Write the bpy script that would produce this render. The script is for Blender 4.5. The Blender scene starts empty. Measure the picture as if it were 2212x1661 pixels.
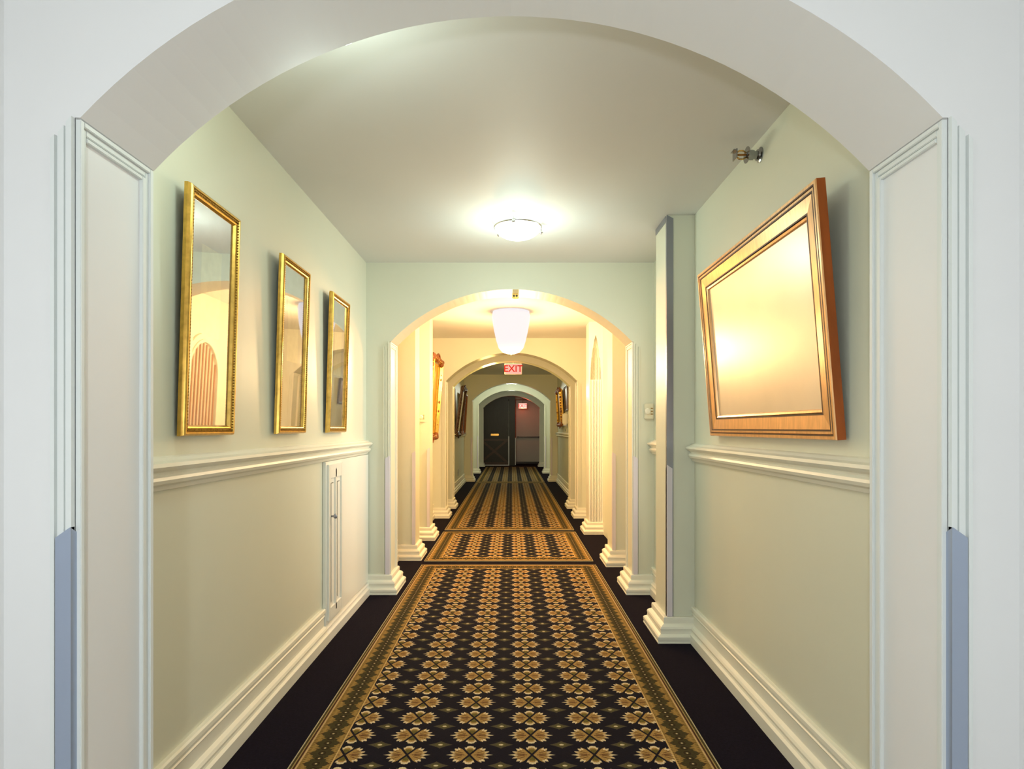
import bpy, bmesh, math, random
from mathutils import Vector, Matrix
random.seed(7)
S = bpy.context.scene
C = S.collection
PI = math.pi

# ---------------------------------------------------------------- camera
H = 1.3                                   # eye height
cam = bpy.data.objects.new('camera', bpy.data.cameras.new('camera'))
C.objects.link(cam)
cam.location = (0, 0, H)
cam.rotation_euler = (PI / 2, 0, 0)
cam.data.sensor_width = 36
cam.data.lens = 36 * 1300 / 2212
cam.data.shift_y = 94.5 / 2212
cam.data.shift_x = 0.0005
cam.data.clip_start = 0.05
S.camera = cam
# ---------------------------------------------------------------- view, world
S.view_settings.view_transform = 'Standard'
S.view_settings.look = 'None'
S.view_settings.gamma = 1
S.view_settings.use_curve_mapping = False
S.view_settings.exposure = 0.0
W = bpy.data.worlds.new('world'); S.world = W; W.use_nodes = True
W.node_tree.nodes['Background'].inputs[0].default_value = (1, .96, .9, 1)
W.node_tree.nodes['Background'].inputs[1].default_value = 0.05

# light levels
FLOOD, FLOOD_COL = 8, (.90, .96, 1.0)
FLASH = 57       # cool daylight-like lamp behind the camera
LAMP_1, COL_1 = 12.5, (.82, .99, .88)           # flush light, first bay
LAMP_1B = 6                                   # its twin just inside the first arch
LAMP_2, COL_2 = 130, (1.0, .62, .29)           # warm pendant, second bay
LAMP_3, COL_3 = 36, (1.0, .66, .20)
LAMP_2B, COL_2B = 34, (1.0, .38, .11)     # added unseen light behind the second arch, turns the pilaster faces orange
LAMP_4, COL_4 = 34, (.95, 1.0, .80)


def area(name, loc, rot, size, power, col):
    l = bpy.data.lights.new(name, 'AREA'); l.energy = power; l.size = size; l.color = col
    o = bpy.data.objects.new(name, l); o.location = loc; o.rotation_euler = rot; C.objects.link(o)
    return o


def point(name, loc, r, power, col):
    l = bpy.data.lights.new(name, 'POINT'); l.energy = power; l.shadow_soft_size = r; l.color = col
    o = bpy.data.objects.new(name, l); o.location = loc; C.objects.link(o)
    return o


area('fill_light', (-.2, -2.2, 1.4), (PI / 2, 0, 0), .9, FLOOD, FLOOD_COL)  # unseen soft fill added behind the camera to even out the near wall
point('flash', (-.22, -.42, 1.28), .05, FLASH, FLOOD_COL)

# ---------------------------------------------------------------- node helper
class N:
    """tiny expression wrapper round shader math nodes"""
    def __init__(s, nt, sock): s.nt = nt; s.k = sock
    def op(s, o, *a):
        n = s.nt.nodes.new('ShaderNodeMath'); n.operation = o
        for i, v in enumerate((s,) + a):
            if isinstance(v, N): s.nt.links.new(v.k, n.inputs[i])
            else: n.inputs[i].default_value = v
        return N(s.nt, n.outputs[0])
    def __add__(s, o): return s.op('ADD', o)
    def __sub__(s, o): return s.op('SUBTRACT', o)
    def __mul__(s, o): return s.op('MULTIPLY', o)
    def __truediv__(s, o): return s.op('DIVIDE', o)
    def inv(s): return (s * -1.0) + 1.0
    def abs(s): return s.op('ABSOLUTE')
    def lt(s, o): return s.op('LESS_THAN', o)
    def gt(s, o): return s.op('GREATER_THAN', o)
    def max(s, o): return s.op('MAXIMUM', o)
    def min(s, o): return s.op('MINIMUM', o)
    def rep(s, p, ph=0.0):                      # signed distance to the nearest repeat
        t = (s - ph) / p + .5
        return (t.op('FRACT') - .5) * p


def mix(nt, f, a, b):
    n = nt.nodes.new('ShaderNodeMix'); n.data_type = 'RGBA'
    if isinstance(f, N): nt.links.new(f.k, n.inputs[0])
    else: n.inputs[0].default_value = f
    for i, v in ((6, a), (7, b)):
        if isinstance(v, (tuple, list)): n.inputs[i].default_value = (*v, 1)
        else: nt.links.new(v, n.inputs[i])
    return n.outputs[2]


def mat(name, col, rough=.5, metal=0, noise=0, nscale=8, bump=0, bscale=60, emit=None, strength=0, spec=.5, coat=0, stretch=None):
    m = bpy.data.materials.new(name); m.use_nodes = True
    nt = m.node_tree; p = nt.nodes['Principled BSDF']
    p.inputs['Base Color'].default_value = (*col, 1)
    p.inputs['Roughness'].default_value = rough
    p.inputs['Metallic'].default_value = metal
    p.inputs['Specular IOR Level'].default_value = spec
    p.inputs['Coat Weight'].default_value = coat
    if emit: p.inputs['Emission Color'].default_value = (*emit, 1); p.inputs['Emission Strength'].default_value = strength
    tc = nt.nodes.new('ShaderNodeTexCoord'); src = tc.outputs['Object']
    if stretch:
        mp = nt.nodes.new('ShaderNodeMapping'); mp.inputs['Scale'].default_value = stretch
        nt.links.new(src, mp.inputs[0]); src = mp.outputs[0]
    if noise:
        t = nt.nodes.new('ShaderNodeTexNoise'); t.inputs['Scale'].default_value = nscale; t.inputs['Detail'].default_value = 5
        nt.links.new(src, t.inputs['Vector'])
        f = N(nt, t.outputs['Fac'])
        f = ((f - .5) * 2.2 + .5).max(0.0).min(1.0)
        d = tuple(c * (1 - noise) for c in col); l = tuple(min(1, c * (1 + noise)) for c in col)
        nt.links.new(mix(nt, f, d, l), p.inputs['Base Color'])
    if bump:
        t = nt.nodes.new('ShaderNodeTexNoise'); t.inputs['Scale'].default_value = bscale; t.inputs['Detail'].default_value = 3
        nt.links.new(src, t.inputs['Vector'])
        b = nt.nodes.new('ShaderNodeBump'); b.inputs['Strength'].default_value = bump; b.inputs['Distance'].default_value = .01
        nt.links.new(t.outputs['Fac'], b.inputs['Height']); nt.links.new(b.outputs[0], p.inputs['Normal'])
    return m


M = dict(
    white=mat('white_paint', (.80, .80, .79), .5, noise=.012, nscale=2, bump=.03, bscale=25),
    jambwhite=mat('jamb_paint', (.76, .79, .765), .45),
    cream=mat('cream_paint', (.72, .735, .60), .42, noise=.02, nscale=1.5, bump=.04, bscale=25),
    trim=mat('cream_trim_gloss', (.86, .85, .72), .42),
    cabinet=mat('white_cabinet_paint', (.88, .88, .80), .3),
    ceil=mat('ceiling_paint', (.73, .73, .70), .6, noise=.012, nscale=2, bump=.03, bscale=30),
    carpet=mat('dark_purple_carpet', (.0065, .0045, .012), .95, noise=.35, nscale=90, bump=.5, bscale=300, spec=.1),
    steel=mat('blue_grey_guard', (.36, .42, .54), .3, .35),
    lilac=mat('pale_lilac_guard', (.72, .68, .74), .3),
    greyguard=mat('grey_metal_guard', (.30, .32, .37), .3, .6),
    chrome=mat('chrome', (.75, .76, .78), .12, 1),
    brass=mat('brass', (.62, .38, .10), .22, 1, noise=.25, nscale=60),
    gold=mat('gold_leaf_frame', (.62, .38, .08), .28, .85, noise=.22, nscale=35),
    golddark=mat('dark_gold_bead', (.30, .17, .03), .4, .8),
    copper=mat('bronze_wood_rail', (.70, .38, .15), .3, .42, noise=.18, nscale=14, stretch=(1, 6, 1)),
    copperdark=mat('dark_groove', (.07, .022, .006), .5),
    redwood=mat('red_brown_wood_edge', (.33, .075, .008), .4, .1, noise=.28, nscale=18, stretch=(1, 1, .2)),
    browndark=mat('dark_brown_wood', (.05, .02, .01), .4, noise=.3, nscale=20),
    slat=mat('slat_wood', (.42, .22, .09), .5),
    sprink=mat('dull_chrome', (.34, .35, .36), .22, 1),
    brown=mat('brown_wood', (.26, .09, .03), .4, noise=.3, nscale=20),
    gilt=mat('satin_cream_print', (.72, .62, .49), .34, .42, noise=.06, nscale=3),
    board=mat('blue_grey_print_board', (.50, .56, .60), .6, noise=.3, nscale=9),
    paper=mat('pale_paper', (.80, .82, .66), .6, noise=.15, nscale=30),
    ochre=mat('ochre_canvas', (.75, .42, .05), .5, noise=.3, nscale=7),
    doordark=mat('dark_stained_door', (.011, .008, .004), .45, noise=.35, nscale=10, stretch=(6, 1, .5)),
    doorpale=mat('pale_grey_door', (.44, .50, .48), .35),
    black=mat('black_bar', (.01, .01, .012), .3),
    plastic=mat('ivory_plastic', (.78, .75, .58), .35),
    plasticwhite=mat('white_plastic', (.85, .84, .80), .3),
    bulb=mat('amber_bulb', (.35, .14, .02), .1),
    edge=mat('white_edge_strip', (.8, .8, .8), .3),
)


def glass_pane(name, f, tint=(1, 1, 1)):
    m = bpy.data.materials.new(name); m.use_nodes = True; nt = m.node_tree
    for n in list(nt.nodes): nt.nodes.remove(n)
    o = nt.nodes.new('ShaderNodeOutputMaterial'); mx = nt.nodes.new('ShaderNodeMixShader')
    t = nt.nodes.new('ShaderNodeBsdfTransparent'); g = nt.nodes.new('ShaderNodeBsdfGlossy')
    g.inputs['Roughness'].default_value = .02; g.inputs['Color'].default_value = (*tint, 1)
    mx.inputs[0].default_value = f
    nt.links.new(t.outputs[0], mx.inputs[1]); nt.links.new(g.outputs[0], mx.inputs[2]); nt.links.new(mx.outputs[0], o.inputs[0])
    return m


M['pane'] = glass_pane('mirrored_glass', .5)


def lampmat(name, col, s): return mat(name, (.9, .9, .9), .3, emit=col, strength=s)

# ---------------------------------------------------------------- mesh helpers
def B(): return bmesh.new()


def obj(name, bm, m, parent=None, local=False, smooth=False, mats=None):
    bmesh.ops.recalc_face_normals(bm, faces=bm.faces[:])
    if parent is not None and not local:
        mw = Matrix.LocRotScale(parent.location, parent.rotation_euler, None)
        p = parent.parent
        if p is not None and p.type == 'EMPTY': mw = Matrix.LocRotScale(p.location, p.rotation_euler, None) @ mw
        bmesh.ops.transform(bm, matrix=mw.inverted(), verts=bm.verts[:])
    me = bpy.data.meshes.new(name); bm.to_mesh(me); bm.free()
    for x in (mats or [m]): me.materials.append(x)
    if smooth:
        for f in me.polygons: f.use_smooth = True
    o = bpy.data.objects.new(name, me); C.objects.link(o)
    if parent is not None: o.parent = parent
    return o


def tag(o, label=None, cat=None, group=None, kind=None):
    for k, v in (('label', label), ('category', cat), ('group', group), ('kind', kind)):
        if v: o[k] = v
    return o


def thing(name, loc, label, cat, group=None, rot=(0, 0, 0)):
    o = bpy.data.objects.new(name, None); C.objects.link(o); o.location = loc; o.rotation_euler = rot
    o.empty_display_size = .1
    return tag(o, label, cat, group)


def struct(o, label=None): return tag(o, label, kind='structure')


def box(bm, x0, x1, y0, y1, z0, z1, bev=0, mi=0):
    vs = [bm.verts.new((x, y, z)) for x in (x0, x1) for y in (y0, y1) for z in (z0, z1)]
    fs = [bm.faces.new([vs[i] for i in q]) for q in ((0, 1, 3, 2), (4, 6, 7, 5), (0, 4, 5, 1), (2, 3, 7, 6), (0, 2, 6, 4), (1, 5, 7, 3))]
    for f in fs: f.material_index = mi
    if bev:
        es = list({e for f in fs for e in f.edges})
        bmesh.ops.bevel(bm, geom=es, offset=bev, segments=2, affect='EDGES', clamp_overlap=True)


def prism(bm, pts, a, b, ax=0):
    """polygon pts (2D) extruded from a to b along axis ax"""
    def P(p, t):
        q = list(p); q.insert(ax, t); return q
    v0 = [bm.verts.new(P(p, a)) for p in pts]; v1 = [bm.verts.new(P(p, b)) for p in pts]
    bm.faces.new(v0); bm.faces.new(v1[::-1])
    n = len(pts)
    for i in range(n): bm.faces.new((v0[i], v0[(i + 1) % n], v1[(i + 1) % n], v1[i]))


def sweep(bm, path, prof, closed=False, side=1):
    """profile (out, z) swept along a plan polyline, mitred; out is to the right of travel * side"""
    n = len(path); rings = []
    for i, p in enumerate(path):
        p = Vector(p)
        dirs = []
        if closed or i > 0: dirs.append((p - Vector(path[i - 1])).normalized())
        if closed or i < n - 1: dirs.append((Vector(path[(i + 1) % n]) - p).normalized())
        ns = [Vector((d.y, -d.x)) * side for d in dirs]
        m = ns[0]
        if len(ns) == 2:
            m = (ns[0] + ns[1]); m = m / max(.2, m.length_squared / 2)
        rings.append([bm.verts.new((p.x + m.x * o, p.y + m.y * o, z)) for o, z in prof])
    k = len(prof)
    for i in range(n if closed else n - 1):
        a, b = rings[i], rings[(i + 1) % n]
        for j in range(k - 1): bm.faces.new((a[j], a[j + 1], b[j + 1], b[j]))
    if not closed:
        for r in (rings[0], rings[-1]):
            bm.faces.new(r)


def rect_frame(bm, w, h, prof):
    """picture frame in the local YZ plane (y 0..w, z 0..h), facing +X. prof: (inset, height)"""
    rings = []
    for y, z, sy, sz in ((0, 0, 1, 1), (w, 0, -1, 1), (w, h, -1, -1), (0, h, 1, -1)):
        rings.append([bm.verts.new((x, y + sy * i, z + sz * i)) for i, x in prof])
    k = len(prof)
    for i in range(4):
        a, b = rings[i], rings[(i + 1) % 4]
        for j in range(k - 1): bm.faces.new((a[j], a[j + 1], b[j + 1], b[j]))


def lathe(bm, prof, seg=24, mtx=None, cap=True):
    rings = []
    for r, z in prof:
        if r < 1e-5: rings.append([bm.verts.new((0, 0, z))])
        else: rings.append([bm.verts.new((r * math.cos(2 * PI * i / seg), r * math.sin(2 * PI * i / seg), z)) for i in range(seg)])
    for a, b in zip(rings, rings[1:]):
        for i in range(seg):
            j = (i + 1) % seg
            if len(a) == 1 and len(b) == 1: continue
            if len(a) == 1: bm.faces.new((a[0], b[i], b[j]))
            elif len(b) == 1: bm.faces.new((a[i], a[j], b[0]))
            else: bm.faces.new((a[i], a[j], b[j], b[i]))
    if cap:
        for r in (rings[0], rings[-1]):
            if len(r) > 2: bm.faces.new(r)
    if mtx is not None:
        vs = [v for r in rings for v in r]
        bmesh.ops.transform(bm, matrix=mtx, verts=vs)


def tube(bm, pts, r, seg=8):
    pts = [Vector(p) for p in pts]; rings = []
    for i, p in enumerate(pts):
        d = (pts[min(i + 1, len(pts) - 1)] - pts[max(i - 1, 0)]).normalized()
        u = d.orthogonal().normalized() if not rings else (up - d * up.dot(d)).normalized()
        up = u; v = d.cross(u)
        rings.append([bm.verts.new(p + (u * math.cos(2 * PI * k / seg) + v * math.sin(2 * PI * k / seg)) * r) for k in range(seg)])
    for a, b in zip(rings, rings[1:]):
        for k in range(seg): bm.faces.new((a[k], a[(k + 1) % seg], b[(k + 1) % seg], b[k]))
    bm.faces.new(rings[0]); bm.faces.new(rings[-1])

# ---------------------------------------------------------------- room shell
WL, WR = -1.15, 1.125          # corridor side walls
CH = 2.61                      # ceiling height
EO = .965                      # pier edge (half opening)
EI = .953                      # half opening at the arch springing
ZS, RA, ZC = 1.985, 1.308, 1.0905   # springing height, arch radius, arch centre
Y_END = 22.2
NEAR = -3.2

bm = B(); box(bm, -1.4, 1.4, NEAR, Y_END + .2, -.1, 0); struct(obj('floor', bm, M['carpet']), 'near-black purple carpeted floor')
bm = B(); box(bm, -1.4, 1.4, NEAR, Y_END + .2, CH, CH + .1); struct(obj('ceiling', bm, M['ceil']))
bm = B(); box(bm, WL - .14, WL, 1.605, Y_END, 0, CH); struct(obj('wall_left', bm, M['cream']))
bm = B(); box(bm, WR, WR + .14, 1.605, Y_END, 0, CH); struct(obj('wall_right', bm, M['cream']))
bm = B(); box(bm, -1.26, -1.122, NEAR, 1.33, 0, CH); struct(obj('wall_near_left', bm, M['white']))
bm = B(); box(bm, 1.122, 1.26, NEAR, 1.33, 0, CH); struct(obj('wall_near_right', bm, M['white']))
bm = B(); box(bm, -1.26, 1.26, NEAR - .1, NEAR, 0, CH); struct(obj('wall_back', bm, M['white']))

BASE = [(0, .17), (.026, .17), (.034, .164), (.036, .15), (.034, .125), (.05, .118), (.066, .108), (.072, .096),
        (.068, .078), (.07, .062), (.088, .054), (.1, .044), (.1, .03), (.096, .012), (.1, .008), (.1, 0), (0, 0)]
BASE = [(o * .7, z * .86) for o, z in BASE]
SKIRT = [(0, .205), (.016, .205), (.022, .198), (.023, .182), (.014, .172), (.014, .164), (.019, .160), (.012, .150), (.012, .098),
         (.028, .090), (.034, .080), (.030, .066), (.032, .058), (.045, .052), (.045, 0), (0, 0)]
SKIRT_LOW = SKIRT[9:]
SKIRT_LOW = [(0, .092)] + SKIRT_LOW
RAIL = [(0, 1.095), (.014, 1.098), (.020, 1.112), (.034, 1.120), (.040, 1.132), (.036, 1.142), (.026, 1.148), (.028, 1.158),
        (.046, 1.166), (.054, 1.176), (.052, 1.188), (.030, 1.194), (.018, 1.204), (0, 1.208)]


def arch_wall(n, yf, t=.275, wall=None, trimm=None, guard=None, label=None, wl=WL, wr=WR):
    wall = wall or M['cream']; trimm = trimm or M['trim']
    yb = yf + t
    bm = B()
    K = 40
    a0 = math.acos(EI / RA)
    arc = []
    for i in range(K + 1):
        a = PI - a0 - (PI - 2 * a0) * i / K
        arc.append((RA * math.cos(a), ZC + RA * math.sin(a)))
    def quad(*p): bm.faces.new([bm.verts.new(q) for q in p])
    for y in (yf, yb):
        quad((wl, y, 0), (-EO, y, 0), (-EO, y, ZS), (wl, y, ZS)); quad((EO, y, 0), (wr, y, 0), (wr, y, ZS), (EO, y, ZS))
        quad((wl, y, ZS), (-EO, y, ZS), (-EO, y, CH), (wl, y, CH)); quad((EO, y, ZS), (wr, y, ZS), (wr, y, CH), (EO, y, CH))
        quad((-EO, y, arc[0][1]), (arc[0][0], y, arc[0][1]), (arc[0][0], y, CH), (-EO, y, CH))
        quad((EO, y, arc[0][1]), (arc[-1][0], y, arc[0][1]), (arc[-1][0], y, CH), (EO, y, CH))
        for (xa, za), (xb, zb) in zip(arc, arc[1:]): quad((xa, y, za), (xb, y, zb), (xb, y, CH), (xa, y, CH))
    for (xa, za), (xb, zb) in zip(arc, arc[1:]): quad((xa, yf, za), (xb, yf, zb), (xb, yb, zb), (xa, yb, za))
    for s in (-1, 1):
        quad((s * EO, yf, 0), (s * EO, yb, 0), (s * EO, yb, ZS), (s * EO, yf, ZS))
        quad((s * EO, yf, ZS), (s * EO, yb, ZS), (s * EI, yb, arc[0][1]), (s * EI, yf, arc[0][1]))
    bmesh.ops.remove_doubles(bm, verts=bm.verts[:], dist=1e-5)
    w = struct(obj('wall_arch_%d' % n, bm, wall), label)
    for s in (-1, 1):
        # moulded casing up the front corner, top cut on the slope of the arch
        bm = B()
        for x0, x1, d in ((0, .012, .011), (.012, .018, .004), (.018, .031, .009), (.031, .037, .003), (.037, .046, .012)):
            prism(bm, [(s * (EO + x0), .1), (s * (EO + x1), .1), (s * (EO + x1), ZS - x1 * 1.1), (s * (EO + x0), ZS - x0 * 1.1)], yf - d, yf + .002, ax=1)
        obj('casing', bm, wall if n > 1 else M['jambwhite'], w)
        # raised frame round the recessed jamb panel
        bm = B()
        xa, xb, xm = s * (EO + .002), s * EI, s * (EO - .006)
        def bar(y0, y1, z0, z1, xi): box(bm, min(xa, xi), max(xa, xi), y0, y1, z0, z1, .0015)
        top = ZS - .001
        bar(yf + .002, yf + .014, .1, top, xb); bar(yf + .014, yf + .028, .1, top - .012, xm)
        bar(yb - .016, yb - .002, .1, top, xb); bar(yb - .028, yb - .016, .1, top - .012, xm); bar(yb - .044, yb - .028, .1, top - .03, s * (EO - .009))
        bar(yf + .014, yb - .016, top - .012, top, xb); bar(yf + .028, yb - .028, top - .026, top - .012, xm); bar(yf + .028, yb - .044, top - .040, top - .030, s * (EO - .0085))
        obj('jamb_trim', bm, trimm, w)
        # stepped base moulding wrapping the pier
        bm = B()
        ww = wl if s < 0 else wr
        path = [(ww, yf), (s * EO, yf), (s * EO, yb), (ww, yb)]
        sweep(bm, path, BASE, side=(1 if s < 0 else -1))
        obj('base_moulding', bm, trimm, w)
        if guard:
            guard_on(s * EO, yf, .147, 1.083, -s, guard, w)
    return w


def guard_on(x, y, z0, z1, inward, m, parent, g=.031, name='corner_guard', drop=.022, t=.0135):
    """angle strip on a vertical corner; front flange runs away from the opening, top cut to a point"""
    bm = B(); t2 = .003
    o = -inward                      # direction away from the opening
    cx = x + inward * t2
    prism(bm, [(x, z0), (x + o * g, z0), (x + o * g, z1 - drop), (x, z1)], y - t - t2, y - .001, ax=1)
    prism(bm, [(y - t - t2, z0), (y + .016, z0), (y + .016, z1 - drop), (y - t - t2, z1)], min(cx, x), max(cx, x), ax=0)
    return obj(name, bm, m, parent)


arch_wall(1, 1.33, wall=M['white'], trimm=M['jambwhite'], guard=M['steel'], label='nearest archway, plain white with moulded jambs')
arch_wall(2, 4.76, guard=M['lilac'], label='second archway, pale green-cream with stepped bases')
arch_wall(3, 8.74, label='third archway beyond the pendant light')
arch_wall(4, 9.78, label='archway close behind the third one')
arch_wall(5, 14.7, guard=M['lilac'], label='archway with white guard strips in the dim stretch')
arch_wall(6, 17.4, guard=M['lilac'], label='pale green archway far down the corridor')
arch_wall(7, 20.3, label='last archway, before the doors')

# pilasters
def pilaster(n, side, yf, guard=None, depth=.275, tall=False, fluted=False, label=None):
    ww = WL if side < 0 else WR
    bm = B()
    x = side * .955
    if not fluted: box(bm, min(ww, x), max(ww, x), yf, yf + depth, 0, CH)
    else: box(bm, min(ww, x), max(ww, x), yf + .05, yf + depth, 0, CH)
    p = struct(obj('wall_pilaster_%d' % n, bm, M['cabinet'] if fluted else M['cream']), label)
    bm = B(); sweep(bm, [(ww, yf), (x, yf), (x, yf + depth), (ww, yf + depth)], BASE, side=(1 if side < 0 else -1))
    obj('base_moulding', bm, M['trim'], p)
    if guard: guard_on(x, yf, .147, 1.075, -side, guard, p, g=.03)
    if tall: guard_on(x, yf - .001, .147, CH - .002, -side, M['greyguard'], p, g=.038, name='tall_corner_guard', drop=.02, t=.004)
    if tall:
        bm = B(); box(bm, x - side * .004 if side > 0 else x, x if side > 0 else x + .004, yf + .016, yf + depth, CH - .038, CH - .001); obj('top_strip', bm, M['greyguard'], p)
    return p


pilaster(1, 1, 3.70, M['lilac'], tall=True, label='pilaster with full-height grey corner guard, right of the first bay')
pilaster(2, -1, 5.97, M['lilac'], label='left pilaster just past the second archway')
pilaster(3, -1, 7.02, M['lilac'], label='left pilaster with the thermostat')
pilaster(4, 1, 5.70, M['lilac'], label='right pilaster just past the second archway')
pf = pilaster(5, 1, 7.42, fluted=True, label='white fluted pilaster with a pointed niche')
# fluted front: face plate with a pointed-arch opening, flutes set back inside it
x0, x1, xc, hw = .955, WR, 1.04, .068
bm = B()
yy0, yy1 = 7.42, 7.47
zt, zs = 2.45, 1.90
def arcx(t):     # half width of the pointed opening at parameter t (0 springing .. 1 apex)
    return hw * math.cos(t * PI / 2) ** .75 if t < 1 else 0
pts = [(arcx(i / 12), zs + (zt - zs) * i / 12) for i in range(13)]
prism(bm, [(x0, 0), (xc - hw, 0), (xc - hw, zs), (x0, zs)], yy0, yy1, 1)
prism(bm, [(xc + hw, 0), (x1, 0), (x1, zs), (xc + hw, zs)], yy0, yy1, 1)
for (ha, za), (hb, zb) in zip(pts, pts[1:]):
    prism(bm, [(x0, za), (xc - ha, za), (xc - hb, zb), (x0, zb)], yy0, yy1, 1)
    prism(bm, [(xc + ha, za), (x1, za), (x1, zb), (xc + hb, zb)], yy0, yy1, 1)
prism(bm, [(x0, zt), (x1, zt), (x1, CH), (x0, CH)], yy0, yy1, 1)
obj('face_plate', bm, M['cabinet'], pf)
bm = B()
r = .0085
for k in range(7):
    cxk = xc - hw + hw * 2 * (k + .5) / 7
    prof = [(cxk + r * math.cos(a), yy0 + .018 - r * math.sin(a) * 1.4) for a in [PI * j / 6 for j in range(7)]]
    prism(bm, prof, .1, zs, 2)
o = obj('flute', bm, M['cabinet'], pf); o['kind'] = 'stuff'
bm = B()
for k in range(7):
    cxk = xc - hw + hw * 2 * (k + .5) / 7
    zz = zs + (zt - zs) * (1 - abs(cxk - xc) / hw * .75) - .04
    prof = [(cxk + .6 * r * math.cos(a), yy0 + .045 - r * math.sin(a) * 1.5) for a in [PI * j / 6 for j in range(7)]]
    prism(bm, prof, zs, zz, 2)
o = obj('niche_rib', bm, M['plastic'], pf); o['kind'] = 'stuff'
bm = B(); box(bm, xc - hw, xc + hw, yy0 + .012, yy1, zs - .012, zs); obj('niche_ledge', bm, M['cabinet'], pf)

# skirtings and chair rails
def run(name, side, y0, y1, prof, m, label=None):
    ww = WL if side < 0 else WR
    bm = B(); sweep(bm, [(ww, y0), (ww, y1)], prof, side=(1 if side < 0 else -1))
    return struct(obj(name, bm, m), label)


T = M['trim']
run('baseboard_left_1', -1, 1.605, 3.655, SKIRT, T)
run('baseboard_left_2', -1, 3.655, 4.76, SKIRT_LOW, M['cabinet'])
run('baseboard_left_3', -1, 5.035, 5.97, SKIRT, T); run('baseboard_left_4', -1, 6.245, 7.02, SKIRT, T); run('baseboard_left_5', -1, 7.295, 8.74, SKIRT, T)
run('baseboard_left_6', -1, 10.055, 14.7, SKIRT, T); run('baseboard_left_7', -1, 14.975, 17.4, SKIRT, T)
run('baseboard_right_1', 1, 1.605, 3.70, SKIRT, T); run('baseboard_right_2', 1, 3.975, 4.76, SKIRT, T)
run('baseboard_right_3', 1, 5.035, 5.70, SKIRT, T); run('baseboard_right_4', 1, 7.695, 8.74, SKIRT, T)
run('baseboard_right_6', 1, 10.055, 14.7, SKIRT, T); run('baseboard_right_7', 1, 14.975, 17.4, SKIRT, T)
run('trim_1', -1, 1.605, 4.755, RAIL, T, 'moulded cream chair rail on the left wall'); run('trim_2', 1, 1.605, 3.697, RAIL, T, 'moulded cream chair rail under the tilted bronze mirror')
run('trim_3', 1, 3.977, 4.755, RAIL, T); run('trim_4', -1, 10.08, 14.69, RAIL, T); run('trim_5', 1, 10.08, 14.69, RAIL, T)

# right side of the warm bay: arched recess with slanting slats (it shows in the glass of the left pictures)
bm = B()
yc, hwid, zsp = 6.50, .30, 1.72
for ro, ri, xo in ((.0, .05, .0), (.05, .075, -.012)):
    for i in range(16):
        a, b = PI * i / 16, PI * (i + 1) / 16
        f = lambda t, q: (yc + (hwid + .075 - q) * math.cos(t), zsp + (hwid + .075 - q) * 1.25 * math.sin(t))
        prism(bm, [f(a, ro), f(b, ro), f(b, ri), f(a, ri)], WR - .022 + xo, WR, 0)
    for s in (-1, 1):
        ya, yb = yc + s * (hwid + .075 - ro), yc + s * (hwid + .075 - ri)
        box(bm, WR - .022 + xo, WR, min(ya, yb), max(ya, yb), .0, zsp)
d = struct(obj('door_1', bm, M['cream']), 'arched slatted door inside the warm bay')
bm = B()
for i in range(9):
    y = yc - hwid + .03 + i * (2 * hwid - .06) / 8
    zt_ = zsp + 1.25 * math.sqrt(max(0, hwid ** 2 - (y - yc) ** 2)) * .97
    box(bm, WR - .016, WR - .001, y - .008, y + .008, .1, max(zt_, zsp))
o = obj('slat', bm, M['slat'], d); o['kind'] = 'stuff'

# ---------------------------------------------------------------- far end
Yd = 20.95
bm = B(); box(bm, WL, WR, Y_END, Y_END + .12, 0, CH); struct(obj('wall_end', bm, M['cream']), 'end wall')
bm = B(); box(bm, -.075, .125, Yd, Y_END, 0, CH, .004); post = struct(obj('wall_post', bm, M['doordark']), 'dark post between the two end doors')
bm = B(); box(bm, WL, .125, Yd + .02, Yd + .12, 2.3, CH); struct(obj('wall_over_dark_door', bm, M['doordark']))
bm = B(); box(bm, .127, .15, Yd - .006, Y_END - .14, .02, .96); obj('corner_guard', bm, M['edge'], post)
bm = B(); box(bm, -.112, -.078, Yd - .012, Yd + .02, .0, 1.02); obj('corner_guard', bm, M['edge'], post)
# dark door on the left: planks, cross brace, brass push plate
bm = B(); box(bm, -1.1, -.115, Yd + .03, Yd + .07, .03, 2.3); dd = struct(obj('door_2', bm, M['doordark']), 'dark plank door with cross-braced lower half, left at the corridor end')
for i in range(8):
    bm = B(); xx = -1.08 + i * .12; box(bm, xx, xx + .112, Yd + .018, Yd + .032, .93, 2.26, .003); obj('plank', bm, M['doordark'], dd)
for (xa, za, xb, zb) in ((-1.05, .12, -.16, .88), (-1.05, .88, -.16, .12)):
    bm = B(); dx, dz = xb - xa, zb - za; L = math.hypot(dx, dz); nx, nz = -dz / L * .04, dx / L * .04
    prism(bm, [(xa + nx, za + nz), (xb + nx, zb + nz), (xb - nx, zb - nz), (xa - nx, za - nz)], Yd + .012 + (.004 if zb < za else 0), Yd + .032, 1)
    obj('brace', bm, M['brown'] if False else M['browndark'], dd)
for z0, z1 in ((.03, .12), (.86, .93)):
    bm = B(); box(bm, -1.1, -.115, Yd + .01, Yd + .032, z0, z1, .003); obj('door_rail', bm, M['browndark'], dd)
bm = B(); box(bm, -.72, -.45, Yd + .002, Yd + .02, 1.04, 1.11, .006); box(bm, -.47, -.44, Yd - .03, Yd + .02, 1.045, 1.105, .008); obj('push_plate', bm, M['brass'], dd)
bm = B(); box(bm, -1.1, -.115, Yd - .004, Yd + .03, .0, .028); obj('threshold', bm, M['edge'], dd)
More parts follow.
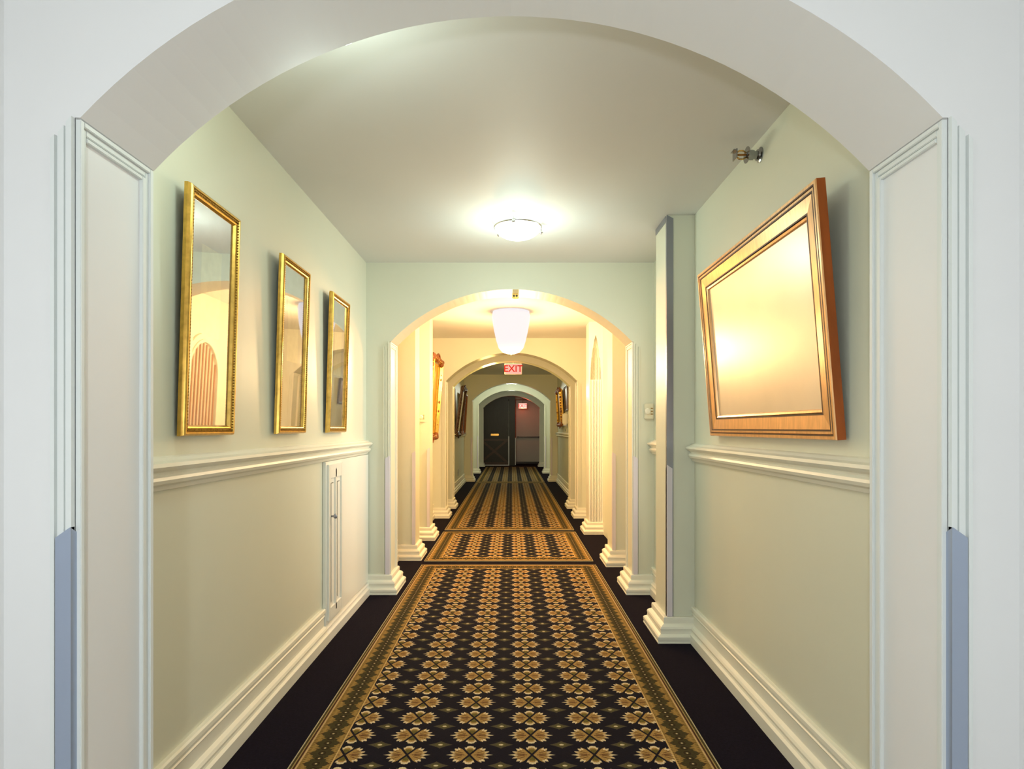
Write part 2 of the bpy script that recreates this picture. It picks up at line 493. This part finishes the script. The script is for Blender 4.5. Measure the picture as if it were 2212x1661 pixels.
# pale fire door on the right
Yf = Y_END - .05
bm = B(); box(bm, .17, 1.09, Yf, Yf + .05, .03, 2.33, .004); fd = struct(obj('door_3', bm, M['doorpale']), 'pale grey fire door with black push bar at the corridor end')
bm = B(); box(bm, .2, 1.06, Yf - .07, Yf - .035, .95, .995, .006); box(bm, .2, .27, Yf - .075, Yf, .935, 1.01, .006); box(bm, .99, 1.06, Yf - .075, Yf, .935, 1.01, .006)
obj('push_bar', bm, M['black'], fd)
bm = B(); box(bm, .17, 1.09, Yf - .008, Yf, .05, .07); box(bm, .17, 1.09, Yf - .012, Yf, .0, .05); obj('kick_strip', bm, M['black'], fd)
bm = B(); box(bm, .125, .17, Yf - .03, Yf + .05, 0, 2.37); box(bm, 1.09, 1.125, Yf - .03, Yf + .05, 0, 2.37); box(bm, .17, 1.09, Yf - .03, Yf + .05, 2.33, 2.37); obj('door_frame', bm, M['brown'], fd)

# ---------------------------------------------------------------- rugs
def rug_material():
    m = bpy.data.materials.new('woven_runner'); m.use_nodes = True; nt = m.node_tree; p = nt.nodes['Principled BSDF']
    p.inputs['Roughness'].default_value = .9; p.inputs['Specular IOR Level'].default_value = .12
    tc = nt.nodes.new('ShaderNodeTexCoord'); sp = nt.nodes.new('ShaderNodeSeparateXYZ'); nt.links.new(tc.outputs['Object'], sp.inputs[0])
    uv = nt.nodes.new('ShaderNodeAttribute'); uv.attribute_name = 'edge_uv'
    su = nt.nodes.new('ShaderNodeSeparateXYZ'); nt.links.new(uv.outputs['Vector'], su.inputs[0])
    x, y = N(nt, sp.outputs[0]), N(nt, sp.outputs[1])
    ue, ve = N(nt, su.outputs[0]), N(nt, su.outputs[1])       # metres from centre line, metres from near end ; z = length
    ln = N(nt, su.outputs[2])
    dside = (ue.abs() * -1.0) + .825
    dend = ve.min(ln - ve)
    d = dside.min(dend)
    # weave jitter
    nz = nt.nodes.new('ShaderNodeTexNoise'); nz.inputs['Scale'].default_value = 260; nz.inputs['Detail'].default_value = 2
    nt.links.new(tc.outputs['Object'], nz.inputs['Vector'])
    j = N(nt, nz.outputs['Fac']) - .5
    PU, PV = .247, .152
    u = x.rep(PU, .081); v = y.rep(PV, 2.377)
    a = u.abs() / .088; b = v.abs() / .067
    r = (a * a + b * b).op('SQRT')
    phi = b.op('ARCTAN2', a) / (PI / 2)
    fc = nt.nodes.new('ShaderNodeFloatCurve'); nt.links.new(phi.k, fc.inputs['Value'])
    cv = fc.mapping.curves[0]
    pts = [(0, 1.06), (.05, .84), (.12, .74), (.25, .96), (.33, .76), (.38, .80), (.50, 1.0), (.56, .86), (.62, 1.0), (.665, .80), (.70, .50), (.73, .12), (.765, .55), (.81, .86), (.85, .80), (.91, .96), (1, 1.0)]
    cv.points[0].location = pts[0]; cv.points[-1].location = pts[-1]
    for q in pts[1:-1]: cv.points.new(*q)
    for q in cv.points: q.handle_type = 'VECTOR'
    fc.mapping.update()
    R = N(nt, fc.outputs[0])
    rj = r + j * .10
    inside = rj.lt(R)
    sidepet = phi.lt(.73)
    streak = (phi * r).lt(.028) * r.lt(.70) * r.gt(.22)
    streak = streak.max(((phi - .13).abs() * r).lt(.015) * r.lt(.68) * r.gt(.34))
    streak = streak.max(((phi - .36).abs() * r).lt(.017) * r.lt(.74) * r.gt(.36))
    streak = streak * sidepet
    xl = ((phi - .73).abs() * r).lt(.036)
    tip = (R * .80).lt(r)
    heart = sidepet.inv() * ((phi - 1.0).abs() * r).lt(.085) * r.lt(.62)
    gold, lite, olive, cocoa, navy = (.36, .215, .065), (.66, .53, .31), (.13, .10, .022), (.10, .035, .015), (.0045, .004, .011)
    col = mix(nt, streak, gold, cocoa)
    col = mix(nt, heart, col, olive)
    col = mix(nt, tip * phi.lt(.10).max((phi - .25).abs().lt(.04)).max((phi - .52).abs().lt(.10)).max(sidepet.inv()), col, lite)
    fl = inside * xl.inv()
    # small diamonds between the flowers
    du = x.rep(PU, .081 + PU / 2); dv = y.rep(PV, 2.377 + PV / 2)
    au, av = du.abs() / .050, dv.abs() / .030
    dm = (au.op('POWER', .75) + av.op('POWER', .9)).lt(1.0)
    dot = (au * au + av * av).lt(.035)
    ring = (au * au + av * av).lt(.16)
    dc = mix(nt, ring, (.075, .062, .032), (.10, .085, .025))
    dc = mix(nt, dot, dc, (.60, .5, .3))
    field = mix(nt, dm, navy, dc)
    field = mix(nt, fl, field, col)
    # border: serrated gold leaves either side of an olive lattice
    alongside = dside.lt(dend)
    s = (ve * alongside) + (ue * alongside.inv())
    sc = s.rep(.076)
    mid = (d - .100).abs()                      # distance from border mid-line
    zig = (sc.abs() * .62) + .018 + (s.rep(.019).abs() * .9)
    leaf = mid.gt(zig)
    vein = (sc.abs() - (mid * .8)).abs().lt(.0045) * mid.gt(.028)
    bc = mix(nt, leaf, (.050, .040, .014), (.30, .185, .050))
    bc = mix(nt, vein * leaf, bc, (.07, .035, .012))
    hair = (s.rep(.0127).abs() + (mid * .25)).rep(.0095).abs().lt(.0011)
    bc = mix(nt, hair * leaf, bc, (.10, .055, .016))
    lat = s.rep(.038)
    loop = ((lat * lat) + (mid * mid)).op('SQRT')
    bc = mix(nt, (loop - .012).abs().lt(.003) , bc, (.03, .02, .008))
    bc = mix(nt, loop.lt(.0045), bc, (.52, .40, .22))
    # stripes at the edges
    def band(lo, hi): return d.gt(lo) * d.lt(hi)
    bc = mix(nt, band(-1.0, .007), bc, (.46, .40, .24))
    bc = mix(nt, band(.007, .016), bc, (.060, .042, .014))
    bc = mix(nt, band(.016, .021), bc, (.34, .25, .09))
    bc = mix(nt, band(.021, .029), bc, (.060, .022, .010))
    bc = mix(nt, band(.029, .037), bc, (.50, .34, .15))
    bc = mix(nt, band(.157, .163), bc, (.55, .36, .13))
    out = mix(nt, d.lt(.163), field, bc)
    hsv = nt.nodes.new('ShaderNodeHueSaturation'); nt.links.new(out, hsv.inputs['Color'])
    nt.links.new(((j * 1.1) + 1.0).k, hsv.inputs['Value'])
    nt.links.new(hsv.outputs[0], p.inputs['Base Color'])
    bp = nt.nodes.new('ShaderNodeBump'); bp.inputs['Strength'].default_value = .35; bp.inputs['Distance'].default_value = .004
    nt.links.new(nz.outputs['Fac'], bp.inputs['Height']); nt.links.new(bp.outputs[0], p.inputs['Normal'])
    return m


RUG = rug_material()
def rug(y0, y1, label, xc=-.027):
    bm = B(); box(bm, xc - .825, xc + .825, y0, y1, .0005, .010, .003)
    o = obj('carpet_runner', bm, RUG)
    at = o.data.attributes.new('edge_uv', 'FLOAT_VECTOR', 'POINT')
    for i, v in enumerate(o.data.vertices): at.data[i].vector = (v.co.x - xc, v.co.y - y0, y1 - y0)
    tag(o, label, 'rug', 'patterned carpet runners down the corridor')


rug(-1.6, 5.70, 'long navy and gold flowered runner nearest, running to the second archway')
rug(5.86, 7.52, 'short flowered runner between two dark gaps, under the warm pendant light')
rug(7.66, 14.3, 'flowered runner through the third archway into the dim stretch')
rug(14.45, 20.2, 'farthest runner, dim, ending near the dark door')

# ---------------------------------------------------------------- cabinet hatch under the left rail
t = thing('cabinet', (WL, 3.66, .093), 'narrow white panelled hatch cupboard under the left chair rail', 'cabinet')
bm = B(); box(bm, WL + .001, WL + .020, 3.66, 4.75, .095, 1.094, .002); obj('body', bm, M['cabinet'], t)
bm = B(); X = WL + .020
y0, y1, z0, z1 = 3.685, 3.985, .12, 1.075
d_ = .014
for (a, b, c, e) in ((y0, y0 + .03, z0, z1), (y1 - .03, y1, z0, z1), (y0 + .138, y1 - .138, z0 + .03, z1 - .03), (y0 + .03, y1 - .03, z0, z0 + .07), (y0 + .03, y1 - .03, z1 - .085, z1)):
    box(bm, X, X + d_, a, b, c, e, .0015)
door = obj('door', bm, M['cabinet'], t)
for a, b in ((y0 + .03, y0 + .138), (y1 - .138, y1 - .03)):
    bm = B()
    box(bm, X, X + .004, a, b, z0 + .07, z1 - .085)
    box(bm, X + .004, X + .010, a + .028, b - .028, z0 + .10, z1 - .115, .003)
    o = obj('panel', bm, M['cabinet'], door)
bm = B(); lathe(bm, [(.006, 0), (.006, .012), (.014, .018), (.016, .026), (.012, .034), (0, .037)], 16, Matrix.Translation((X + d_, y0 + .045, .755)) @ Matrix.Rotation(PI / 2, 4, 'Y'))
o = obj('knob', bm, M['greyguard'], door, smooth=True); o['label'] = 'dull metal knob'
bm = B(); box(bm, X, X + .006, 4.01, 4.03, .12, 1.075, .001); obj('stile', bm, M['cabinet'], t)

# ---------------------------------------------------------------- left framed pictures
GP = [(-.004, .0), (-.004, .012), (0, .022), (.005, .026), (.010, .026), (.014, .019), (.019, .0175), (.024, .021), (.029, .019), (.034, .010), (.034, .006)]
lean = math.atan2(.026, .86)
def narrow_picture(y0, y1, label):
    w, h = y1 - y0, .86
    t = thing('framed_picture', (WL + .012, y0, 1.277), label, 'picture', 'narrow gilt-framed pictures on the left wall', rot=(0, lean, 0))
    bm = B(); box(bm, -.004, .004, .004, w - .004, .004, h - .004); obj('backing', bm, M['browndark'], t, local=True)
    bm = B(); rect_frame(bm, w, h, GP); obj('frame', bm, M['gold'], t, local=True)
    bm = B()
    per = [((i + .5) * .011, 0) for i in range(int(w / .011))] + [((i + .5) * .011, h) for i in range(int(w / .011))]
    pts = [(a, b) for a, b in per] + [(e, (i + .5) * .011) for i in range(int(h / .011)) for e in (0, w)]
    for (yy, zz) in pts:
        m_ = Matrix.Translation((.0225, min(max(yy, .0165), w - .0165), min(max(zz, .0165), h - .0165)))
        bmesh.ops.create_icosphere(bm, subdivisions=1, radius=.0036, matrix=m_)
    o = obj('beading', bm, M['golddark'], t, local=True); o['kind'] = 'stuff'
    bm = B(); box(bm, .004, .0055, .02, w - .02, .02, h - .02); obj('print', bm, M['board'], t, local=True)
    bm = B(); box(bm, .0056, .0064, w * .30, w * .70, h * .42, h * .80); obj('paper', bm, M['paper'], t, local=True)
    bm = B(); box(bm, .0088, .0092, .030, w - .030, .030, h - .030); obj('glass', bm, M['pane'], t, local=True)


narrow_picture(2.05, 2.42, 'tall gilt-framed picture nearest on the left wall, largest of three')
narrow_picture(2.885, 3.262, 'middle of three tall gilt-framed pictures on the left wall')
narrow_picture(3.68, 4.06, 'farthest and smallest of three tall gilt-framed pictures, above the hatch')

# ---------------------------------------------------------------- big tilted bronze-framed panel on the right



w, h = 1.27, .875
t = thing('framed_mirror', (WR - .012, 3.27, 1.262), 'large bronze-framed glossy panel tilted forward on the right wall', 'mirror')
t.rotation_mode = 'QUATERNION'
q = Matrix.Rotation(-math.radians(4.6), 4, 'Y') @ Matrix.Rotation(PI, 4, 'Z')
t.rotation_quaternion = q.to_quaternion()
def lobj(name, bm, m, **k): return obj(name, bm, m, t, local=True, **k)
bm = B(); rect_frame(bm, w, h, [(0, .0), (0, .030)]); o = lobj('frame_edge', bm, M['redwood']); o['label'] = 'red-brown outer edge'
RW = [(0, .030), (.004, .034), (.014, .034), (.016, .029)]
def rails(prof_list, m, name):
    bm = B()
    for p in prof_list: rect_frame(bm, w, h, p)
    return lobj(name, bm, m)
rails([[(0, .030), (.003, .034), (.014, .034), (.016, .030)], [(.0185, .029), (.021, .032), (.030, .032), (.032, .028)], [(.0345, .027), (.036, .029), (.088, .0245), (.090, .022)], [(.0925, .020), (.096, .0225), (.104, .020), (.108, .010)]], M['copper'], 'frame')
rails([[(.0135, .0345), (.0185, .0345)], [(.0295, .0325), (.0355, .0325)], [(.086, .0252), (.092, .0252)]], M['copperdark'], 'frame_groove')
bm = B(); box(bm, -.002, .009, .01, w - .01, .01, h - .01); lobj('backing', bm, M['browndark'])
bm = B(); box(bm, .0095, .0115, .10, w - .10, .10, h - .10); o = lobj('glass_panel', bm, M['gilt']); o['label'] = 'glossy cream-gold panel'

# ---------------------------------------------------------------- ornate frames further down
def ornate(side, y0, y1, z0, h, lean_deg, off, fm, pm, label, cat='picture', bumps=True, fw=.085, thick=.06):
    w = y1 - y0
    t = thing('framed_painting', ((WL + off) if side < 0 else (WR - off), y0 if side < 0 else y1, z0), label, cat, 'leaning framed pictures far down the corridor')
    t.rotation_mode = 'QUATERNION'
    q = Matrix.Rotation(math.radians(lean_deg) * (1 if side < 0 else -1), 4, 'Y')
    if side > 0: q = q @ Matrix.Rotation(PI, 4, 'Z')
    t.rotation_quaternion = q.to_quaternion()
    bm = B(); rect_frame(bm, w, h, [(0, 0), (0, thick * .5), (fw * .15, thick), (fw * .35, thick), (fw * .5, thick * .55), (fw * .8, thick * .45), (fw, thick * .2), (fw, 0)])
    obj('frame', bm, fm, t, local=True)
    if bumps:
        bm = B()
        n = int(h / .06)
        for i in range(n + 1):
            for yy in (.01, w - .01):
                rr = .022 + .014 * random.random()
                bmesh.ops.create_icosphere(bm, subdivisions=2, radius=rr, matrix=Matrix.Translation((thick * .75, yy, i * h / n)) @ Matrix.Scale(.6, 4, (1, 0, 0)))
        for i in range(int(w / .06)):
            for zz in (.01, h - .01):
                bmesh.ops.create_icosphere(bm, subdivisions=2, radius=.022 + .014 * random.random(), matrix=Matrix.Translation((thick * .75, i * .06 + .03, zz)))
        for yy in (.03, w - .03):
            for zz in (.03, h - .03):
                bmesh.ops.create_icosphere(bm, subdivisions=2, radius=.055, matrix=Matrix.Translation((thick * .7, yy, zz)) @ Matrix.Scale(.6, 4, (1, 0, 0)))
        for zz in (.0, h):
            for s in (-1, 1):
                tube(bm, [(thick * .8, w / 2 + s * (.02 + .1 * math.sin(a)), zz + (.05 * math.cos(a) * (1 if zz else -1))) for a in [PI * k / 8 for k in range(9)]], .014)
        o = obj('carving', bm, M['brown'] if fm is M['gold'] else fm, t, local=True, smooth=True); o['kind'] = 'stuff'
    bm = B(); box(bm, .004, thick * .3, fw * .7, w - fw * .7, fw * .7, h - fw * .7); obj('canvas', bm, pm, t, local=True)
    return t


ornate(-1, 7.45, 8.42, 1.17, 1.06, 4.4, .035, M['gold'], M['ochre'], 'heavy carved gold frame tilted forward, left wall before the third archway', thick=.09)
ornate(-1, 11.9, 12.8, 1.16, .98, 7.5, .02, M['browndark'], M['paper'], 'dark-framed pale picture tilted forward, on the left beyond the twin archways')
ornate(-1, 13.1, 14.0, 1.16, .92, 3.5, .02, M['brown'], M['browndark'], 'brown wood-framed picture, left wall, last before the guarded archway', bumps=False)
ornate(1, 12.7, 13.7, 1.36, .78, 3, .015, M['gold'], M['ochre'], 'gilt-framed painting on the right wall beyond the twin archways', thick=.07)
ornate(1, 11.55, 12.25, 1.64, .5, 3, .012, M['browndark'], M['brown'], 'brown picture on the right wall above the white dispenser', bumps=False, fw=.05, thick=.03)

# white dispenser and a switch below
t = thing('soap_dispenser', (WR, 12.1, 1.36), 'white wall dispenser on the right, under the brown picture', 'dispenser')
bm = B(); box(bm, WR - .10, WR, 12.04, 12.16, 1.37, 1.60, .02); obj('housing', bm, M['plasticwhite'], t, smooth=False)
bm = B(); box(bm, WR - .085, WR - .02, 12.06, 12.14, 1.345, 1.37, .005); obj('nozzle', bm, M['greyguard'], t)
t = thing('wall_switch', (WR, 12.3, 1.24), 'small dark switch on the right wall under the dispenser', 'switch')
bm = B(); box(bm, WR - .008, WR, 12.26, 12.34, 1.22, 1.30, .002); obj('plate', bm, M['plastic'], t)
bm = B(); box(bm, WR - .016, WR - .008, 12.285, 12.315, 1.24, 1.28, .002); obj('rocker', bm, M['black'], t)
t = thing('wall_socket', (WL, 12.9, .3), 'dark socket low on the dim left wall', 'socket')
bm = B(); box(bm, WL, WL + .008, 12.86, 12.96, .28, .42, .002); obj('plate', bm, M['greyguard'], t)
bm = B(); box(bm, WL + .008, WL + .01, 12.89, 12.93, .33, .37); obj('outlet', bm, M['black'], t)

# thermostats
def thermostat(x, y, z, w_, h_, label):
    t = thing('thermostat', (x, y, z), label, 'thermostat')
    bm = B(); box(bm, x - w_ / 2, x + w_ / 2, y - .022, y, z, z + h_, .006); obj('housing', bm, M['plastic'], t)
    bm = B(); lathe(bm, [(.024, 0), (.024, .008), (.018, .013), (0, .014)], 18, Matrix.Translation((x - w_ * .18, y - .022, z + h_ * .5)) @ Matrix.Rotation(PI / 2, 4, 'X')); obj('dial', bm, M['trim'], t)
    bm = B()
    for k in range(3): box(bm, x + w_ * .15, x + w_ * .38, y - .024, y - .021, z + h_ * (.3 + .18 * k), z + h_ * (.36 + .18 * k))
    o = obj('vent_slot', bm, M['golddark'], t); o['kind'] = 'stuff'


thermostat(1.085, 4.76, 1.37, .075, .125, 'cream thermostat right of the second archway')
thermostat(-1.04, 7.02, 1.37, .07, .12, 'cream thermostat on the left pilaster in the warm bay')
t = thing('wall_sensor', (0.03, 4.93, 2.36), 'small brass sensor box at the top of the second archway', 'sensor')
bm = B(); box(bm, .005, .058, 4.90, 4.95, 2.352, 2.402, .004); obj('housing', bm, M['brass'], t)
for xx in (.020, .042):
    bm = B(); lathe(bm, [(.008, 0), (.008, .003), (0, .003)], 12, Matrix.Translation((xx, 4.90, 2.378)) @ Matrix.Rotation(PI / 2, 4, 'X')); obj('lens', bm, M['black'], t)

# ---------------------------------------------------------------- sprinkler
t = thing('sprinkler', (WR, 2.72, 2.535), 'chrome sidewall sprinkler high on the right wall', 'sprinkler')
RY = Matrix.Translation((WR, 2.72, 2.535)) @ Matrix.Rotation(-PI / 2, 4, 'Y')
bm = B(); lathe(bm, [(.034, 0), (.034, .004), (.026, .008), (.024, .016), (.0, .016)], 24, RY); obj('escutcheon', bm, M['sprink'], t, smooth=False)
bm = B(); lathe(bm, [(.019, .014), (.019, .034), (.024, .034), (.024, .056), (.014, .058), (.014, .066)], 6, RY); obj('body', bm, M['sprink'], t)
bm = B(); lathe(bm, [(.036, .060), (.036, .063), (.0, .063)], 20, RY); obj('collar', bm, M['sprink'], t)
for s in (-1, 1):
    bm = B(); tube(bm, [(WR - .062, 2.72, 2.535 + s * .008), (WR - .078, 2.72, 2.535 + s * .019), (WR - .095, 2.72, 2.535 + s * .019), (WR - .112, 2.72, 2.535 + s * .006)], .0035); obj('frame_arm', bm, M['brass'], t, smooth=True)
bm = B(); tube(bm, [(WR - .066, 2.72, 2.535), (WR - .108, 2.72, 2.535)], .005); obj('glass_bulb', bm, M['bulb'], t, smooth=True)
bm = B(); box(bm, WR - .128, WR - .110, 2.70, 2.74, 2.55, 2.554, .001); box(bm, WR - .117, WR - .112, 2.695, 2.745, 2.515, 2.555, .001); obj('deflector', bm, M['sprink'], t)

# ---------------------------------------------------------------- ceiling lights
def flush_light(x, y, power, col, strength, label, r=.142, drop=.34):
    t = thing('ceiling_light', (x, y, CH), label, 'ceiling light', 'ceiling lights along the corridor')
    T0 = Matrix.Translation((x, y, CH))
    bm = B(); lathe(bm, [(.075, 0), (.075, -.012), (.06, -.022), (.045, -.03)], 28, T0); obj('canopy', bm, M['chrome'], t, smooth=True)
    prof = [(r * math.cos(a), -.045 - .072 * math.sin(a)) for a in [PI / 2 * k / 10 for k in range(11)]]
    prof[-1] = (0, prof[-1][1])
    bm = B(); lathe(bm, [(r + .004, -.036)] + prof, 36, T0, cap=False); obj('glass_bowl', bm, lampmat('bowl_glow', col, strength), t, smooth=True)
    bm = B(); lathe(bm, [(r + .004, -.034), (r + .010, -.037), (r + .010, -.043), (r + .004, -.046)], 36, T0, cap=False); obj('rim', bm, M['chrome'], t, smooth=True)
    for k in range(3):
        a = k * 2 * PI / 3 + .35
        dx, dy = math.cos(a), math.sin(a)
        bm = B(); tube(bm, [(x + dx * .05, y + dy * .05, CH - .012), (x + dx * .12, y + dy * .12, CH - .018), (x + dx * (r + .012), y + dy * (r + .012), CH - .03), (x + dx * (r + .018), y + dy * (r + .018), CH - .05)], .006)
        bmesh.ops.create_icosphere(bm, subdivisions=2, radius=.012, matrix=Matrix.Translation((x + dx * (r + .018), y + dy * (r + .018), CH - .055)))
        obj('clip', bm, M['chrome'], t, smooth=True)
    point('lamp_glow', (x, y, CH - drop), .06 if drop < .2 else .10, power, col)
    return t


flush_light(.040, 3.80, LAMP_1, COL_1, 2.5, 'round frosted glass bowl light with chrome clips, on the first bay ceiling')
flush_light(-.56, 1.83, LAMP_1B, COL_1, 4, 'ceiling light just inside the nearest archway, above the left pictures', r=.12)
flush_light(-.35, 10.35, LAMP_3, COL_3, 3, 'ceiling light just past the twin archways', r=.12)
flush_light(0, 5.24, LAMP_2B, COL_2B, 1.5, 'added orange fill light, unseen close behind the second archway', r=.12, drop=.185)
flush_light(0, 15.95, LAMP_4, COL_4, 3, 'ceiling light between the two far archways', r=.12)
flush_light(0, 18.3, LAMP_4 * .12, COL_4, 2, 'ceiling light before the last archway', r=.12)
# pendant in the warm bay
t = thing('pendant_light', (0, 6.75, CH), 'glowing tapered glass pendant hanging beyond the second archway', 'pendant light')
T0 = Matrix.Translation((-.005, 6.75, CH))
bm = B(); lathe(bm, [(.09, 0), (.09, -.015), (.05, -.03), (.0, -.03)], 28, T0); obj('canopy', bm, M['brass'], t, smooth=True)
bm = B(); lathe(bm, [(.205, -.005), (.215, -.05), (.205, -.13), (.19, -.22), (.165, -.33), (.14, -.41), (.10, -.455), (.05, -.475), (0, -.48)], 36, T0); obj('glass_shade', bm, mat('pendant_glow', (.1, .1, .1), .6, emit=(.93, .93, 1.0), strength=.85, spec=.1), t, smooth=True)
bm = B(); lathe(bm, [(.0, -.49), (.012, -.484), (.014, -.476), (.008, -.466)], 16, T0); obj('finial', bm, M['brass'], t, smooth=True)
point('pendant_glow', (0, 6.75, CH - .62), .12, LAMP_2, COL_2)

# ---------------------------------------------------------------- exit signs
def exit_sign(x, y, z, w_, h_, label, glow, power):
    t = thing('exit_sign', (x, y, z), label, 'exit sign', 'lit exit signs')
    bm = B(); box(bm, x - w_ / 2, x + w_ / 2, y, y + .05, z, z + h_, .004); obj('housing', bm, M['plasticwhite'], t)
    bm = B(); box(bm, x - w_ / 2 + .01, x + w_ / 2 - .01, y - .003, y + .001, z + .01, z + h_ - .01); obj('panel', bm, mat('exit_panel', (.03, .03, .03), .6, emit=(1, .42, .34), strength=glow, spec=.1), t)
    cu = bpy.data.curves.new('exit_text', 'FONT'); cu.body = 'EXIT'; cu.size = h_ * .84; cu.align_x = 'CENTER'; cu.align_y = 'CENTER'; cu.extrude = .001; cu.offset = .002
    me_o = bpy.data.objects.new('tmp', cu); C.objects.link(me_o)
    bpy.context.view_layer.update()
    me = bpy.data.meshes.new_from_object(me_o.evaluated_get(bpy.context.evaluated_depsgraph_get())); bpy.data.objects.remove(me_o)
    me.transform(Matrix.Translation((0, y - .005 - t.location.y, h_ / 2)) @ Matrix.Rotation(PI / 2, 4, 'X'))
    me.materials.clear(); me.materials.append(mat('exit_red', (.15, .01, .01), .6, emit=(1, .03, .02), strength=glow * .4, spec=.1))
    o = bpy.data.objects.new('lettering', me); C.objects.link(o); o.parent = t
    bm = B(); tube(bm, [(x, y + .025, z + h_), (x, y + .025, CH)], .006); obj('stem', bm, M['chrome'], t)
    point('exit_glow', (x, y - .08, z - .02), .05, power, (1, .12, .05))


exit_sign(.03, 10.35, 2.225, .30, .19, 'lit exit sign hanging past the twin archways', 1.1, .8)
exit_sign(.40, 21.4, 2.0, .30, .19, 'red lit exit sign in front of the pale end door', 2.0, 7.0)

# daylight window hidden behind the grey-guarded pilaster; it whitens the end of the left wall
wn = struct(obj('window_1', (lambda b: (box(b, WR - .02, WR, 4.00, 4.40, .55, .60), box(b, WR - .02, WR, 4.00, 4.40, 2.15, 2.2), box(b, WR - .02, WR, 4.00, 4.04, .60, 2.15), box(b, WR - .02, WR, 4.36, 4.40, .60, 2.15), b)[-1])(B()), M['trim']), 'tall bright window behind the pilaster')
bm = B(); box(bm, WR - .01, WR - .005, 4.04, 4.36, .60, 2.15); obj('pane', bm, lampmat('daylight_pane', (.95, 1.0, .97), 3), wn)

wl = area('window_daylight', (WR - .03, 4.22, 1.35), (PI / 2, 0, PI / 2 - .10), .30, 5.5, (.95, 1.0, .95))
wl.data.shape = 'RECTANGLE'; wl.data.size_y = 1.4; wl.data.spread = math.radians(75)
